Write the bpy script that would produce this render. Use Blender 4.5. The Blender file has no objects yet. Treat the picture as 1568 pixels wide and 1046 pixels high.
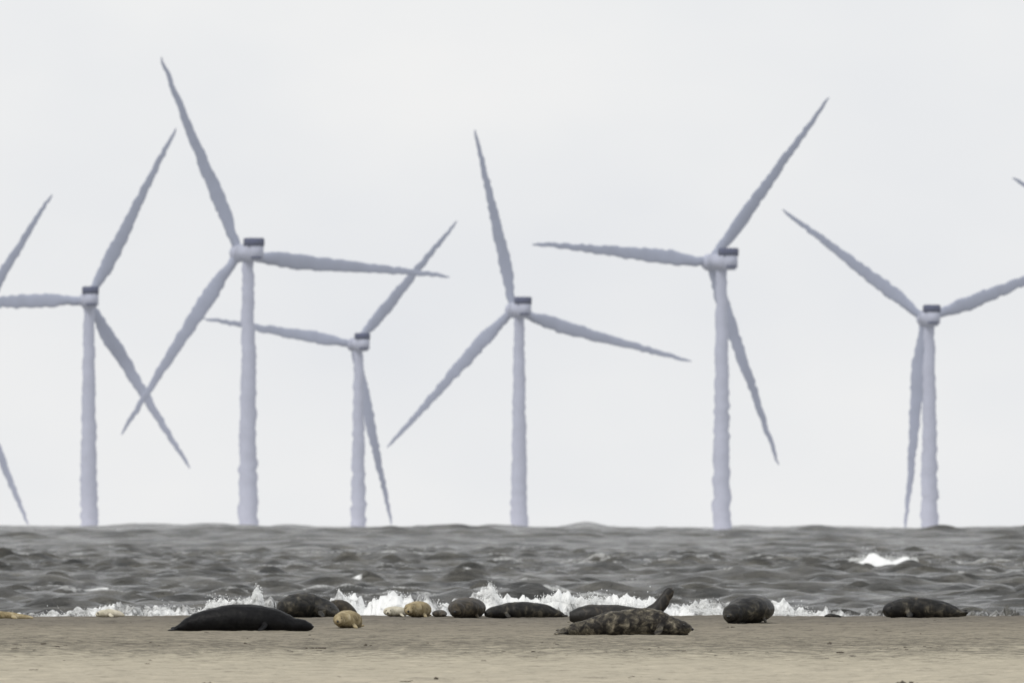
import bpy, bmesh, math, random
import numpy as np
from mathutils import Vector, Matrix
random.seed(7); rng=np.random.default_rng(11)
SC=bpy.context.scene
F=22000.0; EY=776.0; CAMZ=1.7; SEA=-0.9; REARTH=2.3e6
def wx(px,d): return (px-784.0)/F*d
def wz(py,d): return CAMZ-(py-EY)/F*d
def dsand(py): return CAMZ*F/(py-EY)

# ---------------------------------------------------------------- noise
def vnoise(x,y,seed=0):
    x=np.asarray(x,dtype=np.float32); y=np.asarray(y,dtype=np.float32)
    x,y=np.broadcast_arrays(x,y)
    xi=np.floor(x).astype(np.int64); yi=np.floor(y).astype(np.int64)
    fx=x-xi; fy=y-yi
    fx=fx*fx*(3-2*fx); fy=fy*fy*(3-2*fy)
    def h(a,b):
        v=(a*374761393+b*668265263+seed*974634777)&0xffffffff
        v=((v^(v>>13))*1274126177)&0xffffffff
        v=v^(v>>16)
        return (v&0xffff)/65535.0
    return (h(xi,yi)*(1-fx)+h(xi+1,yi)*fx)*(1-fy)+(h(xi,yi+1)*(1-fx)+h(xi+1,yi+1)*fx)*fy
def fbm(x,y,seed=0,o=4):
    s=0;a=.5;t=0
    for i in range(o):
        s=s+a*vnoise(x*2**i,y*2**i,seed+i*17); t+=a; a*=.5
    return s/t
def sstep(v,a,b):
    t=np.clip((v-a)/(b-a),0,1); return t*t*(3-2*t)

# ---------------------------------------------------------------- materials
def newmat(name):
    m=bpy.data.materials.new(name); m.use_nodes=True
    nt=m.node_tree; b=nt.nodes['Principled BSDF']
    return m,nt,b
def N(nt,t,**kw):
    n=nt.nodes.new(t)
    for k,v in kw.items(): setattr(n,k,v)
    return n
def ramp(nt,stops,inp):
    r=N(nt,'ShaderNodeValToRGB'); e=r.color_ramp.elements
    while len(e)<len(stops): e.new(.5)
    for i,(p,c) in enumerate(stops):
        e[i].position=p; e[i].color=(c[0],c[1],c[2],1) if not isinstance(c,float) else (c,c,c,1)
    nt.links.new(inp,r.inputs[0]); return r
def mul(nt,a,b):
    mx=N(nt,'ShaderNodeMix',data_type='RGBA',blend_type='MULTIPLY'); mx.inputs[0].default_value=1
    nt.links.new(a,mx.inputs[6]); nt.links.new(b,mx.inputs[7]); return mx.outputs[2]

def mat_sand():
    m,nt,b=newmat('sand'); L=nt.links
    g=N(nt,'ShaderNodeNewGeometry'); sep=N(nt,'ShaderNodeSeparateXYZ'); L.new(g.outputs['Position'],sep.inputs[0])
    n1=N(nt,'ShaderNodeTexNoise'); n1.inputs['Scale'].default_value=.35; n1.inputs['Detail'].default_value=6
    mp=N(nt,'ShaderNodeMapping'); mp.inputs['Scale'].default_value=(.6,.5,1); L.new(g.outputs['Position'],mp.inputs[0]); L.new(mp.outputs[0],n1.inputs['Vector'])
    a=N(nt,'ShaderNodeMath',operation='MULTIPLY_ADD'); L.new(n1.outputs[0],a.inputs[0]); a.inputs[1].default_value=34; L.new(sep.outputs[1],a.inputs[2])
    mr=N(nt,'ShaderNodeMapRange'); L.new(a.outputs[0],mr.inputs[0]); mr.inputs[1].default_value=165; mr.inputs[2].default_value=240
    r=ramp(nt,[(0,(.46,.415,.32)),(.30,(.42,.38,.29)),(.42,(.32,.287,.218)),(.7,(.25,.222,.17)),(1,(.165,.147,.118))],mr.outputs[0])
    n2=N(nt,'ShaderNodeTexNoise'); n2.inputs['Scale'].default_value=1.6; n2.inputs['Detail'].default_value=9; n2.inputs['Roughness'].default_value=.78
    L.new(g.outputs['Position'],n2.inputs['Vector'])
    r2=ramp(nt,[(.3,.38),(.46,.88),(.55,1.0),(.7,1.22)],n2.outputs[0])
    c=mul(nt,r.outputs[0],r2.outputs[0])
    n4=N(nt,'ShaderNodeTexNoise'); n4.inputs['Scale'].default_value=2.6; n4.inputs['Detail'].default_value=7; n4.inputs['Roughness'].default_value=.8; L.new(g.outputs['Position'],n4.inputs['Vector'])
    bd=N(nt,'ShaderNodeMapRange'); L.new(sep.outputs[1],bd.inputs[0]); bd.inputs[1].default_value=160; bd.inputs[2].default_value=195
    br=ramp(nt,[(0,0.01),(.35,.13),(.55,.13),(1,.05)],bd.outputs[0])
    ad=N(nt,'ShaderNodeMath',operation='ADD'); L.new(n4.outputs[0],ad.inputs[0]); L.new(br.outputs[0],ad.inputs[1])
    r4=ramp(nt,[(.57,1.0),(.67,.45)],ad.outputs[0])
    c=mul(nt,c,r4.outputs[0])
    L.new(c,b.inputs['Base Color']); b.inputs['Roughness'].default_value=.9
    b.inputs['Specular IOR Level'].default_value=.15
    n3=N(nt,'ShaderNodeTexNoise'); n3.inputs['Scale'].default_value=14; n3.inputs['Detail'].default_value=6; L.new(g.outputs['Position'],n3.inputs['Vector'])
    bp=N(nt,'ShaderNodeBump'); bp.inputs['Strength'].default_value=.7; bp.inputs['Distance'].default_value=.03
    L.new(n3.outputs[0],bp.inputs['Height']); L.new(bp.outputs[0],b.inputs['Normal'])
    return m
def mat_sea():
    m,nt,b=newmat('sea_water'); L=nt.links
    g=N(nt,'ShaderNodeNewGeometry')
    at=N(nt,'ShaderNodeAttribute'); at.attribute_name='foam'
    mp=N(nt,'ShaderNodeMapping'); mp.inputs['Scale'].default_value=(.34,.35,1); L.new(g.outputs['Position'],mp.inputs[0])
    n1=N(nt,'ShaderNodeTexNoise'); n1.inputs['Scale'].default_value=1.0; n1.inputs['Detail'].default_value=8; n1.inputs['Roughness'].default_value=.7; L.new(mp.outputs[0],n1.inputs['Vector'])
    r=ramp(nt,[(.37,(.030,.031,.029)),(.50,(.068,.066,.057)),(.60,(.118,.113,.097)),(.72,(.22,.215,.19))],n1.outputs[0])
    nf=N(nt,'ShaderNodeTexNoise'); nf.inputs['Scale'].default_value=6; nf.inputs['Detail'].default_value=7; nf.inputs['Roughness'].default_value=.75; L.new(g.outputs['Position'],nf.inputs['Vector'])
    ad=N(nt,'ShaderNodeMath',operation='ADD'); L.new(at.outputs['Fac'],ad.inputs[0]); L.new(nf.outputs[0],ad.inputs[1])
    mr=N(nt,'ShaderNodeMapRange'); L.new(ad.outputs[0],mr.inputs[0]); mr.inputs[1].default_value=.88; mr.inputs[2].default_value=1.2
    mx=N(nt,'ShaderNodeMix',data_type='RGBA'); L.new(mr.outputs[0],mx.inputs[0]); L.new(r.outputs[0],mx.inputs[6]); mx.inputs[7].default_value=(.90,.91,.90,1)
    L.new(mx.outputs[2],b.inputs['Base Color'])
    rr=N(nt,'ShaderNodeMapRange'); L.new(mr.outputs[0],rr.inputs[0]); rr.inputs[3].default_value=.14; rr.inputs[4].default_value=.9; L.new(rr.outputs[0],b.inputs['Roughness'])
    b.inputs['IOR'].default_value=1.33
    mp2=N(nt,'ShaderNodeMapping'); mp2.inputs['Scale'].default_value=(.6,1.3,1); L.new(g.outputs['Position'],mp2.inputs[0])
    n3=N(nt,'ShaderNodeTexNoise'); n3.inputs['Scale'].default_value=1.6; n3.inputs['Detail'].default_value=8; n3.inputs['Roughness'].default_value=.65; L.new(mp2.outputs[0],n3.inputs['Vector'])
    bs=N(nt,'ShaderNodeMapRange'); L.new(mr.outputs[0],bs.inputs[0]); bs.inputs[3].default_value=1; bs.inputs[4].default_value=.45
    bp=N(nt,'ShaderNodeBump'); L.new(bs.outputs[0],bp.inputs['Strength']); bp.inputs['Distance'].default_value=.5
    L.new(n3.outputs[0],bp.inputs['Height'])
    n5=N(nt,'ShaderNodeTexNoise'); n5.inputs['Scale'].default_value=.28; n5.inputs['Detail'].default_value=4; L.new(mp2.outputs[0],n5.inputs['Vector'])
    b2=N(nt,'ShaderNodeBump'); L.new(bs.outputs[0],b2.inputs['Strength']); b2.inputs['Distance'].default_value=1.5
    L.new(n5.outputs[0],b2.inputs['Height']); L.new(bp.outputs[0],b2.inputs['Normal']); L.new(b2.outputs[0],b.inputs['Normal'])
    return m
def mat_turbine(name,top,bot,rough=.6,haze=.2):
    m,nt,b=newmat(name); L=nt.links
    g=N(nt,'ShaderNodeNewGeometry'); sep=N(nt,'ShaderNodeSeparateXYZ'); L.new(g.outputs['Position'],sep.inputs[0])
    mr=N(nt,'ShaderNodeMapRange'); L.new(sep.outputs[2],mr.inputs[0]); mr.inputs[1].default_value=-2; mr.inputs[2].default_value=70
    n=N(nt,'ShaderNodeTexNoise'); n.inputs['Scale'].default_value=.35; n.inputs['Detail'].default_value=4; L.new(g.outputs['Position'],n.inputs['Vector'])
    r=ramp(nt,[(0,bot),(.12,[.5*(x+y) for x,y in zip(top,bot)]),(1,top)],mr.outputs[0])  # paler low down: sea haze painted into the base colour
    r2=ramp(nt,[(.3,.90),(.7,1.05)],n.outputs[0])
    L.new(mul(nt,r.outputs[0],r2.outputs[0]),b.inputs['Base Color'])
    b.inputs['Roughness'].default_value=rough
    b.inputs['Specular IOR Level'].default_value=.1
    b.inputs['Emission Color'].default_value=(.71,.74,.83,1); b.inputs['Emission Strength'].default_value=haze  # bluish glow on every turbine part imitates aerial haze
    return m
def mat_seal(name,cols,scale=7,rough=.45,detail=5,spec=.3):
    m,nt,b=newmat(name); L=nt.links
    tc=N(nt,'ShaderNodeTexCoord')
    n=N(nt,'ShaderNodeTexNoise'); n.inputs['Scale'].default_value=scale; n.inputs['Detail'].default_value=detail; n.inputs['Roughness'].default_value=.65; n.inputs['Distortion'].default_value=.6
    L.new(tc.outputs['Object'],n.inputs['Vector'])
    k=len(cols); r=ramp(nt,[(.34+.34*i/(k-1),c) for i,c in enumerate(cols)],n.outputs[0])
    L.new(r.outputs[0],b.inputs['Base Color']); b.inputs['Roughness'].default_value=rough
    b.inputs['Specular IOR Level'].default_value=spec
    n3=N(nt,'ShaderNodeTexNoise'); n3.inputs['Scale'].default_value=45; n3.inputs['Detail'].default_value=3; L.new(tc.outputs['Object'],n3.inputs['Vector'])
    bp=N(nt,'ShaderNodeBump'); bp.inputs['Strength'].default_value=.35; bp.inputs['Distance'].default_value=.01
    L.new(n3.outputs[0],bp.inputs['Height']); L.new(bp.outputs[0],b.inputs['Normal'])
    return m
def mat_plain(name,c,rough=.6):
    m,nt,b=newmat(name); L=nt.links
    n=N(nt,'ShaderNodeTexNoise'); n.inputs['Scale'].default_value=9
    r=ramp(nt,[(.3,[v*.85 for v in c]),(.7,[min(1,v*1.12) for v in c])],n.outputs[0]); L.new(r.outputs[0],b.inputs['Base Color'])
    b.inputs['Roughness'].default_value=rough; return m
M_SAND=mat_sand(); M_SEA=mat_sea()
M_TUR=mat_turbine('turbine_paint_hazed',(.32,.34,.42),(.49,.50,.60))
M_BLADE=mat_turbine('blade_paint_hazed',(.20,.225,.295),(.40,.42,.52))
M_DARK=mat_turbine('nacelle_cooler_paint_hazed',(.06,.07,.13),(.06,.07,.13),.6,.10)

# ---------------------------------------------------------------- mesh helpers
def grid_object(name,X,Y,Z,mat,attr=None):
    r,c=X.shape
    co=np.empty((r*c,3),dtype=np.float32); co[:,0]=X.ravel(); co[:,1]=Y.ravel(); co[:,2]=Z.ravel()
    idx=np.arange(r*c,dtype=np.int32).reshape(r,c)
    q=np.stack([idx[:-1,:-1],idx[:-1,1:],idx[1:,1:],idx[1:,:-1]],axis=-1).reshape(-1,4)
    me=bpy.data.meshes.new(name)
    me.vertices.add(r*c); me.vertices.foreach_set('co',co.ravel())
    nq=len(q); me.loops.add(nq*4); me.loops.foreach_set('vertex_index',q.ravel().astype(np.int32))
    me.polygons.add(nq); me.polygons.foreach_set('loop_start',(np.arange(nq)*4).astype(np.int32))
    me.polygons.foreach_set('use_smooth',np.ones(nq,dtype=bool))
    me.update(calc_edges=True)
    if attr is not None:
        a=me.attributes.new('foam','FLOAT','POINT'); a.data.foreach_set('value',attr.ravel().astype(np.float32))
    me.materials.append(mat)
    o=bpy.data.objects.new(name,me); SC.collection.objects.link(o); return o

# ---------------------------------------------------------------- sand
def sand_z(X,Y):
    X=np.asarray(X,float); Y=np.asarray(Y,float)
    crest=224+1.2*(vnoise(X*.35,X*0,5)-.5)*2+0.5*(vnoise(X*1.3,X*0,8)-.5)
    z=-sstep(Y,crest,crest+22)*1.9
    det=sstep(Y,90,130)
    z=z+det*(.035*(fbm(X*.5,Y*.13,21,3)-.5)+.030*(fbm(X*1.7,Y*.5,3,4)-.5)+.030*(fbm(X*6,Y*3,31,3)-.5))
    z=z+.03*sstep(Y+3*(fbm(X*.8,Y*.1,77,3)-.5)*2,174,177)-.03
    return z
xf=np.linspace(-10,10,520); xo=np.array([12,15,20,30,50,90,160,300,600.])
xs=np.concatenate([-xo[::-1],xf,xo])
ys=np.concatenate([np.linspace(-60,125,30),np.arange(126,232,.16),np.array([233,235,238,242,246,252,260])])
SX,SY=np.meshgrid(xs,ys)
grid_object('sand_beach',SX,SY,sand_z(SX,SY),M_SAND)

# ---------------------------------------------------------------- sea
rows=[227.0]
while rows[-1]<14000:
    d=rows[-1]
    if d<700: s=.25
    elif d<1100: s=.25+.4*(d-700)/400
    elif d<4200: s=.65+(d-1100)*.0017
    else: s=6+(d-4200)*.06
    rows.append(d+s)
R=np.array(rows); sp=np.gradient(R)[:,None]
uf=np.linspace(-.0395,.0395,600); uo=np.array([.041,.044,.05,.06,.08,.12,.2,.35,.6,1.0])
U=np.concatenate([-uo[::-1],uf,uo])
Y=np.repeat(R[:,None],len(U),1).astype(np.float32); X=(Y*U[None,:]).astype(np.float32)
near=sstep(R,232,262)[:,None].astype(np.float32)
def waves(n,l0,l1,amp,mu,sg,lo=2.4):
    out=np.zeros_like(X)
    for i in range(n):
        lam=l0*(l1/l0)**random.random(); th=math.radians(random.gauss(mu,sg)); k=2*math.pi/lam
        kx=k*math.sin(th); ky=k*math.cos(th)
        w=np.clip((lam/sp-lo)/1.6,0,1); hi=int(np.searchsorted(-w[:,0],-1e-6))
        if hi==0: continue
        out[:hi]+=(w[:hi]*amp*lam*np.sin(kx*X[:hi]+ky*Y[:hi]+random.uniform(0,6.28))).astype(np.float32)
    return out
swell=waves(9,12,34,.0020,6,14)
mid=waves(14,4,11,.0028,-4,20)
chop=waves(30,.85,3.0,.0070,0,24)
cs=float(chop[:1200].std()); ms=float(mid[:1500].std())
chopS=chop+.45*chop*chop/cs; midS=mid+.35*mid*mid/ms
grp=.5+1.0*fbm(X/40,Y/160,91,2)
patch=.35+1.3*fbm(X/5,Y/16,55,2)
farm=1+1.4*sstep(R,900,1800)[:,None]
z=SEA+near*(swell*grp+midS*patch*farm+chopS*patch)
z=z-Y*Y/(2*REARTH)
z=z+sstep(R,1300,2400)[:,None]*2.7*(fbm(X/13,Y/500,301,4)-.5)
tot=(chop/cs)*patch+(mid/ms)*.5
gate=sstep(fbm(X/6,Y/24,131,3),.58,.68)
foam=sstep(tot,1.4,2.4)*gate*.5*sstep(R,250,300)[:,None]*(1-sstep(R,900,1600)[:,None])
def breaker(px0,px1,py,h,wd,seed,prof=None,amt=.75):
    d=(CAMZ-SEA)*F/(py-EY)
    r0=np.searchsorted(R,d-9); r1=np.searchsorted(R,d+9)
    XX=X[r0:r1]; YY=Y[r0:r1]
    xa,xb=wx(px0,d),wx(px1,d)
    t=(XX-xa)/(xb-xa); inx=(sstep(t,0,.12)*(1-sstep(t,.9,1)))
    p=np.interp(t,[a for a,_ in prof],[b for _,b in prof]) if prof is not None else 1-.5*np.abs(t-.5)
    dy=(YY-d-.5*np.sin(XX*.7+seed)); sh=np.exp(-(dy/wd)**2)
    rag=.5+.8*fbm(XX*2.6,YY*1.2,seed,3)
    kk=min(1,wd*.5)
    z[r0:r1]=z[r0:r1]*(1-kk*inx*sh)+(SEA-d*d/2/REARTH)*kk*inx*sh+inx*p*h*sh*rag
    foam[r0:r1]=np.maximum(foam[r0:r1],inx*np.clip(p*1.8,.0,1)*sstep(sh,.02,.35)*amt*(.7+.5*fbm(XX*3,YY*2,seed+3,2)))
breaker(1236,1412,873,.80,1.9,7,[(0,.28),(.2,.34),(.35,.42),(.48,.65),(.55,1.0),(.64,.8),(.75,.72),(.9,.9),(1,.7)],1.3)
for (a,b_,c,h,s) in ((885,920,872,.17,9),(690,740,892,.13,12),(115,170,909,.12,15),(20,70,892,.11,19),(175,205,852,.2,23),(1520,1568,892,.12,29),(480,560,898,.07,33),(330,360,880,.1,39),(1420,1450,890,.08,51),(620,650,872,.08,53)):
    breaker(a,b_,c,h,.5,s,None,.66)
prof=[(-200,941),(0,943),(60,941),(120,940),(180,932),(215,934),(250,933),(300,938),(318,923),(345,920),(375,921),(386,915),(393,902),(403,914),(425,930),(470,932),(520,913),(545,916),(560,932),(585,920),(600,913),(640,919),(665,926),(700,930),(735,913),(752,902),(765,915),(790,921),(815,917),(850,912),(880,917),(915,913),(950,919),(1000,922),(1040,934),(1060,928),(1100,930),(1140,936),(1185,931),(1240,936),(1275,940),(1340,939),(1480,941),(1568,942),(1800,941)]
D0=250.0
px=np.array([a for a,_ in prof]); py=np.array([b for _,b in prof])
r1=np.searchsorted(R,300); XX=X[:r1]; YY=Y[:r1]
XP=XX/D0*F+784
ptop=np.interp(XP,px,py)+6*(fbm(XX*2.6,XX*0+1,41,5)-.5)*2-1
Htop=CAMZ-(ptop-EY)/F*D0-SEA
dyy=YY-(D0+.7*np.sin(XX*.5)+1.2*(vnoise(XX*.6,XX*0,2)-.5))
sh=np.where(dyy<0,np.exp(-(dyy/1.3)**2),np.exp(-(dyy/2.6)**2))
rag=1+.18*(fbm(XX*5,YY*2.2,61,3)-.5)*2+.11*(fbm(XX*15,YY*4,67,2)-.5)*2
z1=SEA+Htop*rag*sh
zz=z[:r1]; zz=np.where(sh>.02,np.maximum(zz,z1),zz)
strength=np.interp(XP,[0,60,180,300,450,950,1060,1250,1320,1568],[.55,.72,.8,.9,.9,.9,.85,.72,.55,.45])
ff=np.maximum(foam[:r1],sstep(sh,.15,.6)*strength*(.32+.95*fbm(XX*1.8,YY*1.5,71,4)))
for dd,hh,sd in ((268,.24,83),(288,.18,97)):
    dy=YY-(dd+1.5*np.sin(XX*.35+sd)); s2=np.exp(-(dy/1.6)**2); g2=sstep(fbm(XX*.5,XX*0+sd,sd,3),.5,.66)
    zz=zz+s2*hh*(.5+.6*g2)*(.8+.4*fbm(XX*4,YY*2,sd+1,3))
    ff=np.maximum(ff,s2*g2*.5*(.6+.6*fbm(XX*3,YY*2,sd+2,3)))
z[:r1]=zz; foam[:r1]=ff
grid_object('sea',X,Y,z,M_SEA,foam)

# ---------------------------------------------------------------- spray and debris (one object each)
def blobs(name,pts,radii,mat,jit=.35,sub=1):
    t=bmesh.new(); bmesh.ops.create_icosphere(t,subdivisions=sub,radius=1); base=np.array([v.co[:] for v in t.verts]); fs=np.array([[v.index for v in f.verts] for f in t.faces]); t.free()
    nv=len(base); V=[];Fc=[]
    for i,(p,r) in enumerate(zip(pts,radii)):
        sc=np.array(r if hasattr(r,'__len__') else (r,r,r))
        V.append(base*sc*(1+jit*(rng.random((nv,1))-.5)*2)+np.array(p)); Fc.append(fs+i*nv)
    me=bpy.data.meshes.new(name); me.from_pydata(np.concatenate(V).tolist(),[],np.concatenate(Fc).tolist()); me.update()
    for p in me.polygons: p.use_smooth=True
    me.materials.append(mat); o=bpy.data.objects.new(name,me); SC.collection.objects.link(o); return o
M_SPRAY=mat_plain('spray_foam',(.88,.89,.88),.7)
pts=[];rad=[]
for i in range(18000):
    q=random.choice([(315,345),(330,400),(385,402),(388,400),(515,560),(570,625),(575,625),(640,680),(735,770),(742,762),(742,762),(815,1000),(815,1000),(830,930),(1055,1110),(180,310),(1185,1250),(60,180)])
    p_=random.uniform(*q); tp=float(np.interp(p_,px,py)); yy=D0+random.gauss(0,.5)
    zz_=wz(tp,D0)+random.expovariate(1/.035)-.08
    pts.append((wx(p_,D0),yy,zz_)); rad.append(random.uniform(.003,.011))
d=596.0
for i in range(2500):   # spindrift on the offshore breaker
    p_=random.uniform(1300,1405); x=wx(p_,d)
    pts.append((x,d+random.gauss(0,.6),SEA-.08+.45+random.expovariate(1/.06)*(1.2 if 1320<p_<1345 else .7))); rad.append(random.uniform(.008,.022))
blobs('sea_spray',pts,rad,M_SPRAY,.3)
pts=[];rad=[]
M_DEB=mat_plain('debris',(.10,.085,.065),.9)
for i in range(520):
    y=random.gauss(175,2.5) if random.random()<.6 else random.uniform(138,220)
    x=random.uniform(-.04,.04)*y
    if float(vnoise(x*.8,y*.2,99))<.45: continue
    s=random.uniform(.004,.012)*(1 if random.random()<.9 else 1.7)
    pts.append((x,y,float(sand_z(x,y))+s*.1)); rad.append((s*random.uniform(1.5,4),s*3,s*.7))
for p_,q_ in ((318,1043),(665,1034),(850,1043),(1380,1040),(1385,1042),(70,985),(480,988),(495,989),(560,987),(1270,985),(375,985),(660,985),(1120,960)):
    d=dsand(q_)
    for j in range(4):
        x=wx(p_,d)+random.gauss(0,.03); pts.append((x,d+random.gauss(0,.05),float(sand_z(x,d))+.006)); rad.append((.02,.02,random.uniform(.008,.022)))
blobs('beach_debris',pts,rad,M_DEB,.5)

# ---------------------------------------------------------------- seals
M_EYE=mat_plain('seal_eye_nose',(.006,.006,.007),.2)
def catmull(P,n):
    P=np.array(P,float); out=[]
    Q=np.vstack([2*P[0]-P[1],P,2*P[-1]-P[-2]])
    for i in range(1,len(Q)-2):
        for j in range(n):
            t=j/n
            a,b,c,d=Q[i-1],Q[i],Q[i+1],Q[i+2]
            out.append(.5*((2*b)+(-a+c)*t+(2*a-5*b+4*c-d)*t*t+(-a+3*b-3*c+d)*t**3))
    out.append(P[-1]); return np.array(out)
def loft(V,Fc,st,n=5,seg=20,floor=None):
    S=catmull(st,n); S[:,3:]=np.maximum(S[:,3:],.006)
    T=np.gradient(S[:,:3],axis=0); base=len(V); pu=None
    for i,s in enumerate(S):
        t=Vector(T[i]).normalized(); up=Vector((0,0,1)) if pu is None else pu
        if pu is None and abs(t.z)>.9: up=Vector((0,1,0))
        sd=t.cross(up).normalized(); u=sd.cross(t).normalized(); pu=(u*.8+Vector((0,0,1))*.2) if abs(t.z)<.8 else u
        for k in range(seg):
            a=2*math.pi*k/seg
            p=Vector(s[:3])+sd*(s[3]*math.cos(a))+u*(s[4]*math.sin(a))
            if floor is not None and p.z<floor: p.z=floor
            V.append(p[:])
    m=len(S)
    for i in range(m-1):
        for k in range(seg):
            a=base+i*seg+k; b=base+i*seg+(k+1)%seg
            Fc.append((a,b,b+seg,a+seg))
    Fc.append(tuple(base+k for k in range(seg))[::-1]); Fc.append(tuple(base+(m-1)*seg+k for k in range(seg)))
def seal(name,px_,d,parts,mat,eyes=(),yaw=0,vox=.014,wr=.012,seed=1):
    V=[];Fc=[]
    for p in parts: loft(V,Fc,p,floor=-.02)
    me=bpy.data.meshes.new(name+'_raw'); me.from_pydata(V,[],Fc); me.update()
    o=bpy.data.objects.new(name,me); SC.collection.objects.link(o)
    r=o.modifiers.new('r','REMESH'); r.mode='VOXEL'; r.voxel_size=vox; r.use_smooth_shade=True
    s=o.modifiers.new('s','SMOOTH'); s.iterations=4; s.factor=.5
    dg=bpy.context.evaluated_depsgraph_get(); m2=bpy.data.meshes.new_from_object(o.evaluated_get(dg)); o.modifiers.clear()
    o.data=m2; m2.name=name
    m2.materials.clear(); m2.materials.append(mat); m2.materials.append(M_EYE)
    bm=bmesh.new(); bm.from_mesh(m2); bm.normal_update()
    co=np.array([v.co[:] for v in bm.verts])
    nz=fbm(co[:,0]*7+co[:,2]*4,co[:,1]*7+co[:,2]*6,seed,3)-.5
    nz2=fbm(co[:,0]*20+seed,co[:,2]*14+co[:,1]*9,seed+5,2)-.5
    for v,a,b in zip(bm.verts,nz,nz2): v.co+=v.normal*(float(a)*wr*2+float(b)*wr*.8)
    for (ex,ey,ez,er) in eyes:
        g=bmesh.ops.create_icosphere(bm,subdivisions=2,radius=er,matrix=Matrix.Translation((ex,ey,ez)))
        for v in g['verts']:
            for f in v.link_faces: f.material_index=1
    for f in bm.faces: f.smooth=True
    bm.to_mesh(m2); bm.free()
    x=wx(px_,d); o.location=(x,d,float(sand_z(x,d))-.005); o.rotation_euler=(0,0,yaw)
    return o
def side(px0,d,base,outline,wf=1.15,yoff=None):
    st=[]
    for i,(p,t,b) in enumerate(outline):
        zt=(base-t)/F*d; zb=(base-b)/F*d
        rh=(zt-zb)/2; y=0 if yoff is None else yoff[i]
        st.append(((p-px0)/F*d,y,(zt+zb)/2,max(rh*wf,.02),max(rh,.015)))
    return st
def fl(x,y,z,dx,dy,dz,w,th=.018):
    return [(x,y,z,w*.6,th*1.6),(x+dx*.35,y+dy*.35,z+dz*.35,w*.9,th*1.2),(x+dx*.7,y+dy*.7,z+dz*.7,w,th),(x+dx,y+dy,z+dz,w*.55,th*.6)]

M_BLACK=mat_seal('seal_fur_black',[(.004,.004,.005),(.007,.007,.008),(.012,.012,.012)],6,.5,5,.15)
M_DKBR=mat_seal('seal_fur_dark',[(.006,.006,.0065),(.013,.0125,.012),(.035,.032,.026),(.13,.115,.085)],6,.5,6,.25)
M_MOT=mat_seal('seal_fur_mottled',[(.008,.0075,.007),(.024,.021,.018),(.09,.08,.06),(.27,.24,.18)],10,.6,8,.2)
M_BRN=mat_seal('seal_fur_brown',[(.014,.012,.010),(.038,.031,.022),(.11,.09,.06)],7,.55,6,.25)
M_TAN=mat_seal('pup_fur_tan',[(.14,.107,.056),(.31,.25,.14),(.48,.41,.27)],9,.85)
M_PALE=mat_seal('pup_fur_pale',[(.4,.37,.28),(.55,.51,.4),(.66,.62,.52)],9,.85)

d=198; b=965
o1=[(262,961,965),(278,951,965),(296,938,966),(325,929,967),(358,923,967),(390,923,967),(415,928,967),(436,936,966),(450,943,965),(464,946,965),(474,951,964),(479,957,962)]
p=[side(367,d,b,o1,1.1)]
mm=F/d
p.append(fl((272-367)/mm,.02,.03,-.13,-.08,-.01,.06)); p.append(fl((275-367)/mm,.05,.05,-.10,.10,-.0,.06))
p.append(fl((408-367)/mm,-.2,.10,-.10,-.12,-.09,.055))
seal('grey_seal',367,d,p,M_BLACK,[((471-367)/mm,-.055,.115,.013),((479-367)/mm,-.01,.07,.018)],0,.013,.01,3)

d=221; b=944.5
mm=F/d
o=[(428,934,944),(436,917,945),(448,909,946),(464,906,946),(480,909,946),(494,914,946),(505,921,945),(513,930,944),(517,938,943)]
p=[side(470,d,b,o,1.3,[-.1,-.05,0,.1,.15,.1,.0,-.1,-.15])]
p.append(fl((490-470)/mm,-.22,.10,.06,-.14,-.08,.06))
seal('grey_seal',470,d,p,M_DKBR,[((507-470)/mm,-.16,.17,.013)],0,.014,.014,5)
d=223; mm=F/d
o=[(502,926,944),(512,918,944),(526,919,944),(538,927,944),(546,936,943)]
seal('grey_seal',525,d,[side(525,d,944,o,1.2)],M_BRN,[],0,.014,.012,6)

def front(name,pc,d,w,h,mat,hx=-.1,hr=.1,seed=1,vox=.011,L=.8,hz=None,lean=.1,lift=0.):
    w=w/2;h=h/2
    hz=(hz if hz is not None else h)+lift
    body=[(hx*.75,-L*.32,hz*.95,hr*.95,hr*.95),(hx*.3,-L*.16,h*.97,w*.78,h*.86),(0,.02,h,w,h),(lean*.5,L*.3,h*.98,w*.95,h*.95),(lean,L*.6,h*.7,w*.6,h*.62),(lean*1.3,L*.85,h*.35,w*.25,h*.25)]
    y0=-L*.32
    head=[(hx*.7,y0+.04,hz*.95,hr*.85,hr*.85),(hx,y0-.06,hz,hr*1.0,hr*1.0),(hx*1.12,y0-.12,hz*.98,hr*.86,hr*.82),(hx*1.2,y0-.18,hz-.25*hr,hr*.60,hr*.50),(hx*1.25,y0-.23,hz-.33*hr,hr*.42,hr*.34)]
    p=[body,head,fl(w*.55,-.10,h*.55,.05,-.10,-h*.5,.035,.014),
       fl(lean*1.3-.03,L*.85,.04,-.05,.13,0,.04),fl(lean*1.3+.03,L*.85,.04,.05,.13,0,.04)]
    er=hr*.17
    ey=[(hx*1.12-hr*.46,y0-.155,hz+hr*.22,er),(hx*1.12+hr*.46,y0-.155,hz+hr*.22,er),(hx*1.25,y0-.245,hz-.26*hr,er*1.15)]
    return seal(name,pc,d,p,mat,ey,0,vox,.010,seed)
front('grey_seal_pup',530,202,.36,.26,M_TAN,-.09,.085,11,.009,.75,None,.12)
front('grey_seal_pup',638,222,.38,.26,M_TAN,-.10,.095,13,.010,.8,None,.1)
front('grey_seal_pup',604,224,.36,.16,M_PALE,-.08,.07,14,.010,.6,None,.1)
front('grey_seal',713,221,.54,.33,M_BRN,-.13,.12,17,.012,1.3,.14,.12)
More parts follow.
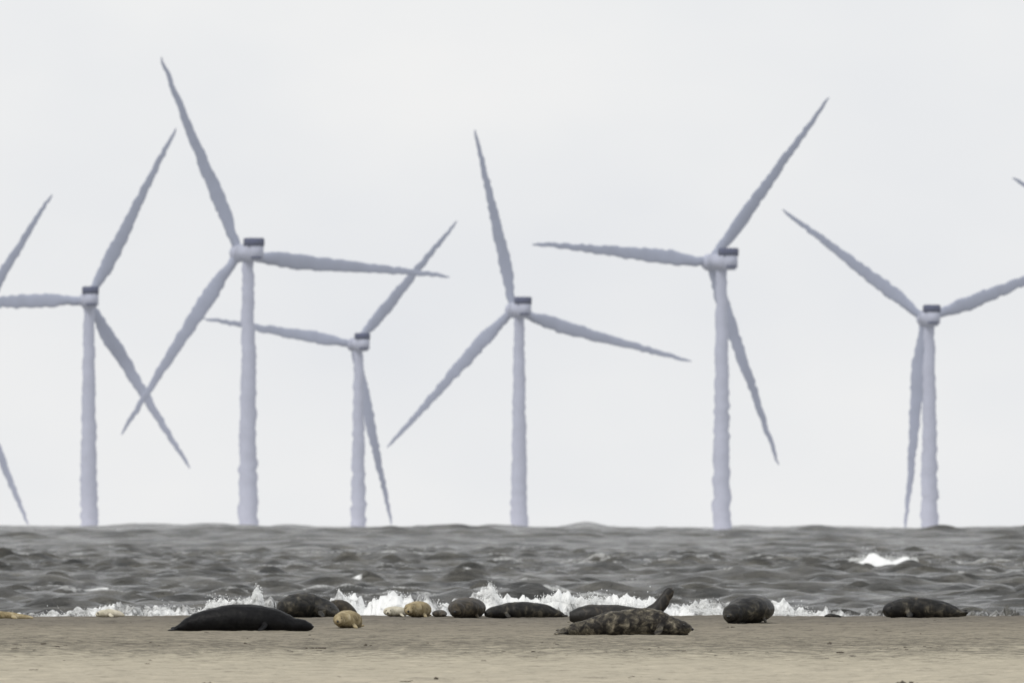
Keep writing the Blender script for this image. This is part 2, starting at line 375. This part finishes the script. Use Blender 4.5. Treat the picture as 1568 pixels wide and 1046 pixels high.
front('grey_seal_pup',673,223,.24,.12,M_BRN,.05,.055,18,.008,.4,None,.0)
front('grey_seal',1148,211,.66,.41,M_DKBR,-.26,.15,19,.013,1.4,.14,.12)

d=221; b=944.5; mm=F/d
o=[(744,934,943),(752,927,944),(764,924,945),(782,920,946),(800,919,946),(822,921,946),(840,925,945),(854,931,944),(864,938,943)]
p=[side(803,d,b,o,1.15,[-.2,-.15,-.1,0,0,.05,.1,.1,.1])]
p.append(fl((775-803)/mm,-.2,.08,.05,-.1,-.07,.05)); p.append(fl((858-803)/mm,.1,.04,.12,-.03,0,.05))
seal('grey_seal',803,d,p,M_DKBR,[((751-803)/mm,-.2,.13,.013)],0,.014,.012,23)

d=206; b=958; mm=F/d
st=side(950,d,b,[(872,936,950),(884,930,955),(905,925,958),(930,925,959),(960,927,959),(985,931,958)],1.0,[0]*6)
st+=[((1003-950)/mm,0,(b-934)/mm,.12,.10),((1013-950)/mm,0,(b-924)/mm,.09,.095),((1019-950)/mm,0,(b-914)/mm,.065,.08),((1024-950)/mm,0,(b-907)/mm,.055,.075),((1028-950)/mm,0,(b-901)/mm,.035,.05)]
p=[st]
p.append([((1016-950)/mm,.03,(b-918)/mm,.03,.05),((1024-950)/mm,.05,(b-908)/mm,.025,.05),((1028-950)/mm,.06,(b-899)/mm,.015,.03)])
M_RAISE=mat_seal('seal_fur_slate',[(.010,.010,.010),(.022,.020,.018),(.09,.075,.055)],6,.5)
seal('grey_seal',950,d,p,M_RAISE,[],0,.012,.008,29)

d=192; b=971; mm=F/d
o=[(853,964,970),(866,957,971),(882,951,972),(905,943,973),(930,935,973),(958,930,973),(985,928,973),(1005,931,973),(1022,939,972),(1036,945,971),(1048,949,970),(1056,954,967),(1060,959,964)]
p=[side(955,d,b,o,1.05,[0,0,0,0,0,0,0,-.03,-.05,-.08,-.1,-.12,-.13])]
p.append(fl((866-955)/mm,-.03,.04,-.15,-.10,-.01,.07)); p.append(fl((868-955)/mm,.03,.06,-.14,.08,.02,.07))
p.append(fl((1012-955)/mm,-.2,.14,-.06,-.16,-.13,.06)); p.append(fl((1040-955)/mm,.12,.06,.12,.05,-.05,.05))
seal('grey_seal',955,d,p,M_MOT,[((1047-955)/mm,-.19,.145,.014),((1060-955)/mm,-.13,.09,.02)],0,.013,.014,31)

d=221.5; b=943.5; mm=F/d
o=[(1355,929,942),(1362,920,943),(1376,914,944),(1392,911,944),(1410,911,944),(1430,914,944),(1448,919,944),(1462,926,943),(1472,931,941),(1480,934,940)]
p=[side(1415,d,b,o,1.15,[-.15,-.12,-.08,0,0,0,0,0,0,0])]
p.append(fl((1466-1415)/mm,0,.09,.16,-.05,.0,.06)); p.append(fl((1466-1415)/mm,.04,.10,.15,.07,.03,.06)); p.append(fl((1390-1415)/mm,-.2,.1,.03,-.12,-.08,.06))
seal('grey_seal',1415,d,p,M_DKBR,[((1364-1415)/mm,-.24,.17,.013)],0,.014,.014,37)
d=219; b=948
o=[(-30,940,947),(-12,935,948),(10,936,948),(30,939,948),(44,942,947),(51,945,947)]
seal('grey_seal_pup',10,d,[side(10,d,b,o,1.1),fl(.1,-.1,.05,.05,-.1,-.04,.04)],M_TAN,[],0,.012,.010,41)
d=221; b=946
o=[(146,941,945),(154,935,946),(168,933,946),(182,936,946),(191,942,945)]
seal('grey_seal_pup',168,d,[side(168,d,b,o,1.1),fl(.0,-.1,.05,.05,-.1,-.04,.04)],M_PALE,[(-.18,-.06,.07,.012)],0,.012,.010,43)
d=223; o=[(1262,940,943),(1270,937,944),(1280,938,944),(1288,941,943)]
seal('grey_seal',1275,d,[side(1275,d,943,o,1.4)],M_RAISE,[],0,.012,.008,47)

# ---------------------------------------------------------------- wind turbines
def mesh_obj(name,V,Fc,mat,parent,smooth=True,normals=None):
    me=bpy.data.meshes.new(name); me.from_pydata(V,[],Fc); me.update()
    for p in me.polygons: p.use_smooth=smooth
    if normals is not None: me.normals_split_custom_set_from_vertices(normals)
    me.materials.append(mat); o=bpy.data.objects.new(name,me); SC.collection.objects.link(o); o.parent=parent; return o
def ripple(s,seed,amp,fr=.7):
    return amp*(float(fbm(np.array([s*fr]),np.array([seed*3.7]),seed,2)[0])-.5)*2
def box(V,Fc,c,s,bev=.2):
    bm=bmesh.new(); bmesh.ops.create_cube(bm,size=1); bmesh.ops.scale(bm,vec=s,verts=bm.verts)
    bmesh.ops.bevel(bm,geom=bm.edges[:],offset=bev,segments=3,affect='EDGES')
    b=len(V); bm.verts.ensure_lookup_table()
    for v in bm.verts: V.append((v.co.x+c[0],v.co.y+c[1],v.co.z+c[2]))
    for f in bm.faces: Fc.append([v.index+b for v in f.verts])
    bm.free()
def turbine(hub,towx,D,tips,seed,yaw=16):
    e=bpy.data.objects.new('wind_turbine',None); SC.collection.objects.link(e)
    X0=wx(towx,D); e.location=(X0,D,0)
    hz=wz(hub[1],D); hx=wx(hub[0],D)-X0
    base=SEA-D*D/(2*REARTH)-1.5
    top=hz-1.1
    V=[];Fc=[];NM=[];seg=24; n=200
    for i in range(n+1):
        t=i/n; zz=base+(top-base)*t
        r=(1.95*(1-t)+1.10*t)
        lo=max(0,1-(zz-0)/26)
        cx=ripple(zz,seed,.26+.14*lo,.8); r*=1+ripple(zz+50,seed+9,.05+.06*lo)
        for k in range(seg):
            a=2*math.pi*k/seg; V.append((cx+r*math.cos(a),r*math.sin(a),zz)); NM.append((math.cos(a),math.sin(a),.01))
    for i in range(n):
        for k in range(seg):
            a=i*seg+k;b=i*seg+(k+1)%seg; Fc.append((a,b,b+seg,a+seg))
    Fc.append(tuple(n*seg+k for k in range(seg)))
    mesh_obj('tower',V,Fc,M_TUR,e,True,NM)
    ya=math.radians(yaw); ax=Vector((-math.sin(ya),math.cos(ya),0))
    V=[];Fc=[]; box(V,Fc,(0,-.7,0),(3.3,8.2,3.4),.45); box(V,Fc,(0,3.9,0),(2.9,1.2,2.9),.3)
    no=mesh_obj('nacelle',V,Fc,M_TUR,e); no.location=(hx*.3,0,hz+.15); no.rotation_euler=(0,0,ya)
    V=[];Fc=[]; box(V,Fc,(0,-3.4,1.95),(3.4,3.0,1.7),.18); box(V,Fc,(0,-4.85,-1.0),(2.2,.12,.45),.04)
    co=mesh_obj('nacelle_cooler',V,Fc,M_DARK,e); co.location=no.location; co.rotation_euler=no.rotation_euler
    V=[];Fc=[]
    loft(V,Fc,[(0,3.9,0,1.3,1.3),(0,5,0,1.75,1.75),(0,6.4,0,1.7,1.7),(0,7.6,0,1.1,1.1),(0,8.1,0,.3,.3)],3,20)
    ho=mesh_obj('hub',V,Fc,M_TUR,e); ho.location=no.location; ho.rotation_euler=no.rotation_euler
    hc=Vector(no.location)+Matrix.Rotation(ya,3,'Z')@Vector((0,5.6,0))
    sx=Matrix.Rotation(ya,3,'Z')@Vector((1,0,0))
    for bi,(tx,ty) in enumerate(tips):
        tipx=wx(tx,D)-X0; tipz=wz(ty,D)
        ux=(tipx-hc.x)/math.cos(ya); uz=tipz-hc.z
        Lb=math.hypot(ux,uz); dr=sx*(ux/Lb)+Vector((0,0,uz/Lb)); nrm=ax.copy(); ch=nrm.cross(dr).normalized()
        V=[];Fc=[];NM=[];n=90;sg=14
        ph=random.uniform(0,6)
        for i in range(n+1):
            t=i/n; r=t*Lb
            c=float(np.interp(t,[0,.05,.12,.2,.28,.45,.65,.85,.96,1],[1.8,1.8,2.2,2.95,3.0,2.4,1.7,1.1,.7,.25]))
            th=float(np.interp(t,[0,.06,.2,.5,1],[1.7,1.6,.9,.45,.08]))
            tw=math.radians(14*(1-t)**2)
            cc=-c*.10*min(1,t*6)
            wob=ripple(r,seed*5+bi*3+1,.27,1.0)+.35*math.sin(t*3.1+ph)*t*(1-t)*2
            c*=1+ripple(r+9,seed*7+bi,.12,1.3)
            for k in range(sg):
                a=2*math.pi*k/sg
                u=c*.5*math.cos(a)-cc+wob; v=th*.5*math.sin(a)
                P=hc+dr*r+ch*(u*math.cos(tw)-v*math.sin(tw))+nrm*(v*math.cos(tw)+u*math.sin(tw))
                V.append(P[:])
                nu=math.cos(a)/max(c,.2); nv=math.sin(a)/max(th,.1)
                q=(ch*(nu*math.cos(tw)-nv*math.sin(tw))+nrm*(nv*math.cos(tw)+nu*math.sin(tw))).normalized(); NM.append(q[:])
        for i in range(n):
            for k in range(sg):
                a=i*sg+k;b=i*sg+(k+1)%sg; Fc.append((a,b,b+sg,a+sg))
        Fc.append(tuple(range(sg))[::-1]); Fc.append(tuple(n*sg+k for k in range(sg)))
        p0,p1,p2=(Vector(V[j]) for j in Fc[0][:3])
        if (p1-p0).cross(p2-p0).dot(Vector(NM[Fc[0][0]]))<0: Fc=[tuple(reversed(f)) for f in Fc]
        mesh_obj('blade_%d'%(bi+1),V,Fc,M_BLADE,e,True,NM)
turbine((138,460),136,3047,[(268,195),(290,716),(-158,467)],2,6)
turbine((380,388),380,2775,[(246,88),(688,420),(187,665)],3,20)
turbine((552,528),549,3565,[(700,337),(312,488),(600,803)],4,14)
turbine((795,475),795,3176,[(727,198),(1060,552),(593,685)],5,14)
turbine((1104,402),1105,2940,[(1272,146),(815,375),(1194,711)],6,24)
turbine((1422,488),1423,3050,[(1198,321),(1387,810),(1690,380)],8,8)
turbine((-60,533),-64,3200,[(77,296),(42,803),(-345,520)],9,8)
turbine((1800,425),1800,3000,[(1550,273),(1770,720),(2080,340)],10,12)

# ---------------------------------------------------------------- world, sun, camera
w=bpy.data.worlds.new('World'); SC.world=w; w.use_nodes=True; nt=w.node_tree; L=nt.links
bg=nt.nodes['Background']; bg.inputs[1].default_value=.1
sk=N(nt,'ShaderNodeTexSky',sky_type='NISHITA'); sk.sun_disc=False
SE,SA=math.radians(44),math.radians(-140)
sk.sun_elevation=SE; sk.sun_rotation=SA; sk.dust_density=3
tc=N(nt,'ShaderNodeTexCoord'); mp=N(nt,'ShaderNodeMapping'); mp.inputs['Scale'].default_value=(22,22,40); L.new(tc.outputs['Generated'],mp.inputs[0])
nz=N(nt,'ShaderNodeTexNoise'); nz.inputs['Scale'].default_value=1.0; nz.inputs['Detail'].default_value=4; L.new(mp.outputs[0],nz.inputs['Vector'])
cr=ramp(nt,[(.3,(8.3,8.48,8.8)),(.5,(8.85,8.95,9.08)),(.7,(9.45,9.42,9.36))],nz.outputs[0])
mx=N(nt,'ShaderNodeMix',data_type='RGBA'); mx.inputs[0].default_value=.93; L.new(sk.outputs[0],mx.inputs[6]); L.new(cr.outputs[0],mx.inputs[7]); L.new(mx.outputs[2],bg.inputs[0])
sd=bpy.data.lights.new('sun','SUN'); sd.energy=1.4; sd.angle=math.radians(14); sd.color=(1,.96,.9)
so=bpy.data.objects.new('sun',sd); SC.collection.objects.link(so)
dirv=Vector((math.sin(SA)*math.cos(SE),math.cos(SA)*math.cos(SE),math.sin(SE)))
so.rotation_euler=dirv.to_track_quat('Z','Y').to_euler()
cd=bpy.data.cameras.new('camera'); cam=bpy.data.objects.new('camera',cd); SC.collection.objects.link(cam); SC.camera=cam
cd.sensor_width=36; cd.lens=F/1568*36; cd.clip_start=1; cd.clip_end=40000
cam.location=(0,0,CAMZ); cam.rotation_euler=(math.pi/2+math.atan((EY-522.5)/F),0,0)
cd.dof.use_dof=True; cd.dof.focus_distance=205; cd.dof.aperture_fstop=9
SC.view_settings.view_transform='Standard'; SC.view_settings.look='None'; SC.view_settings.exposure=0
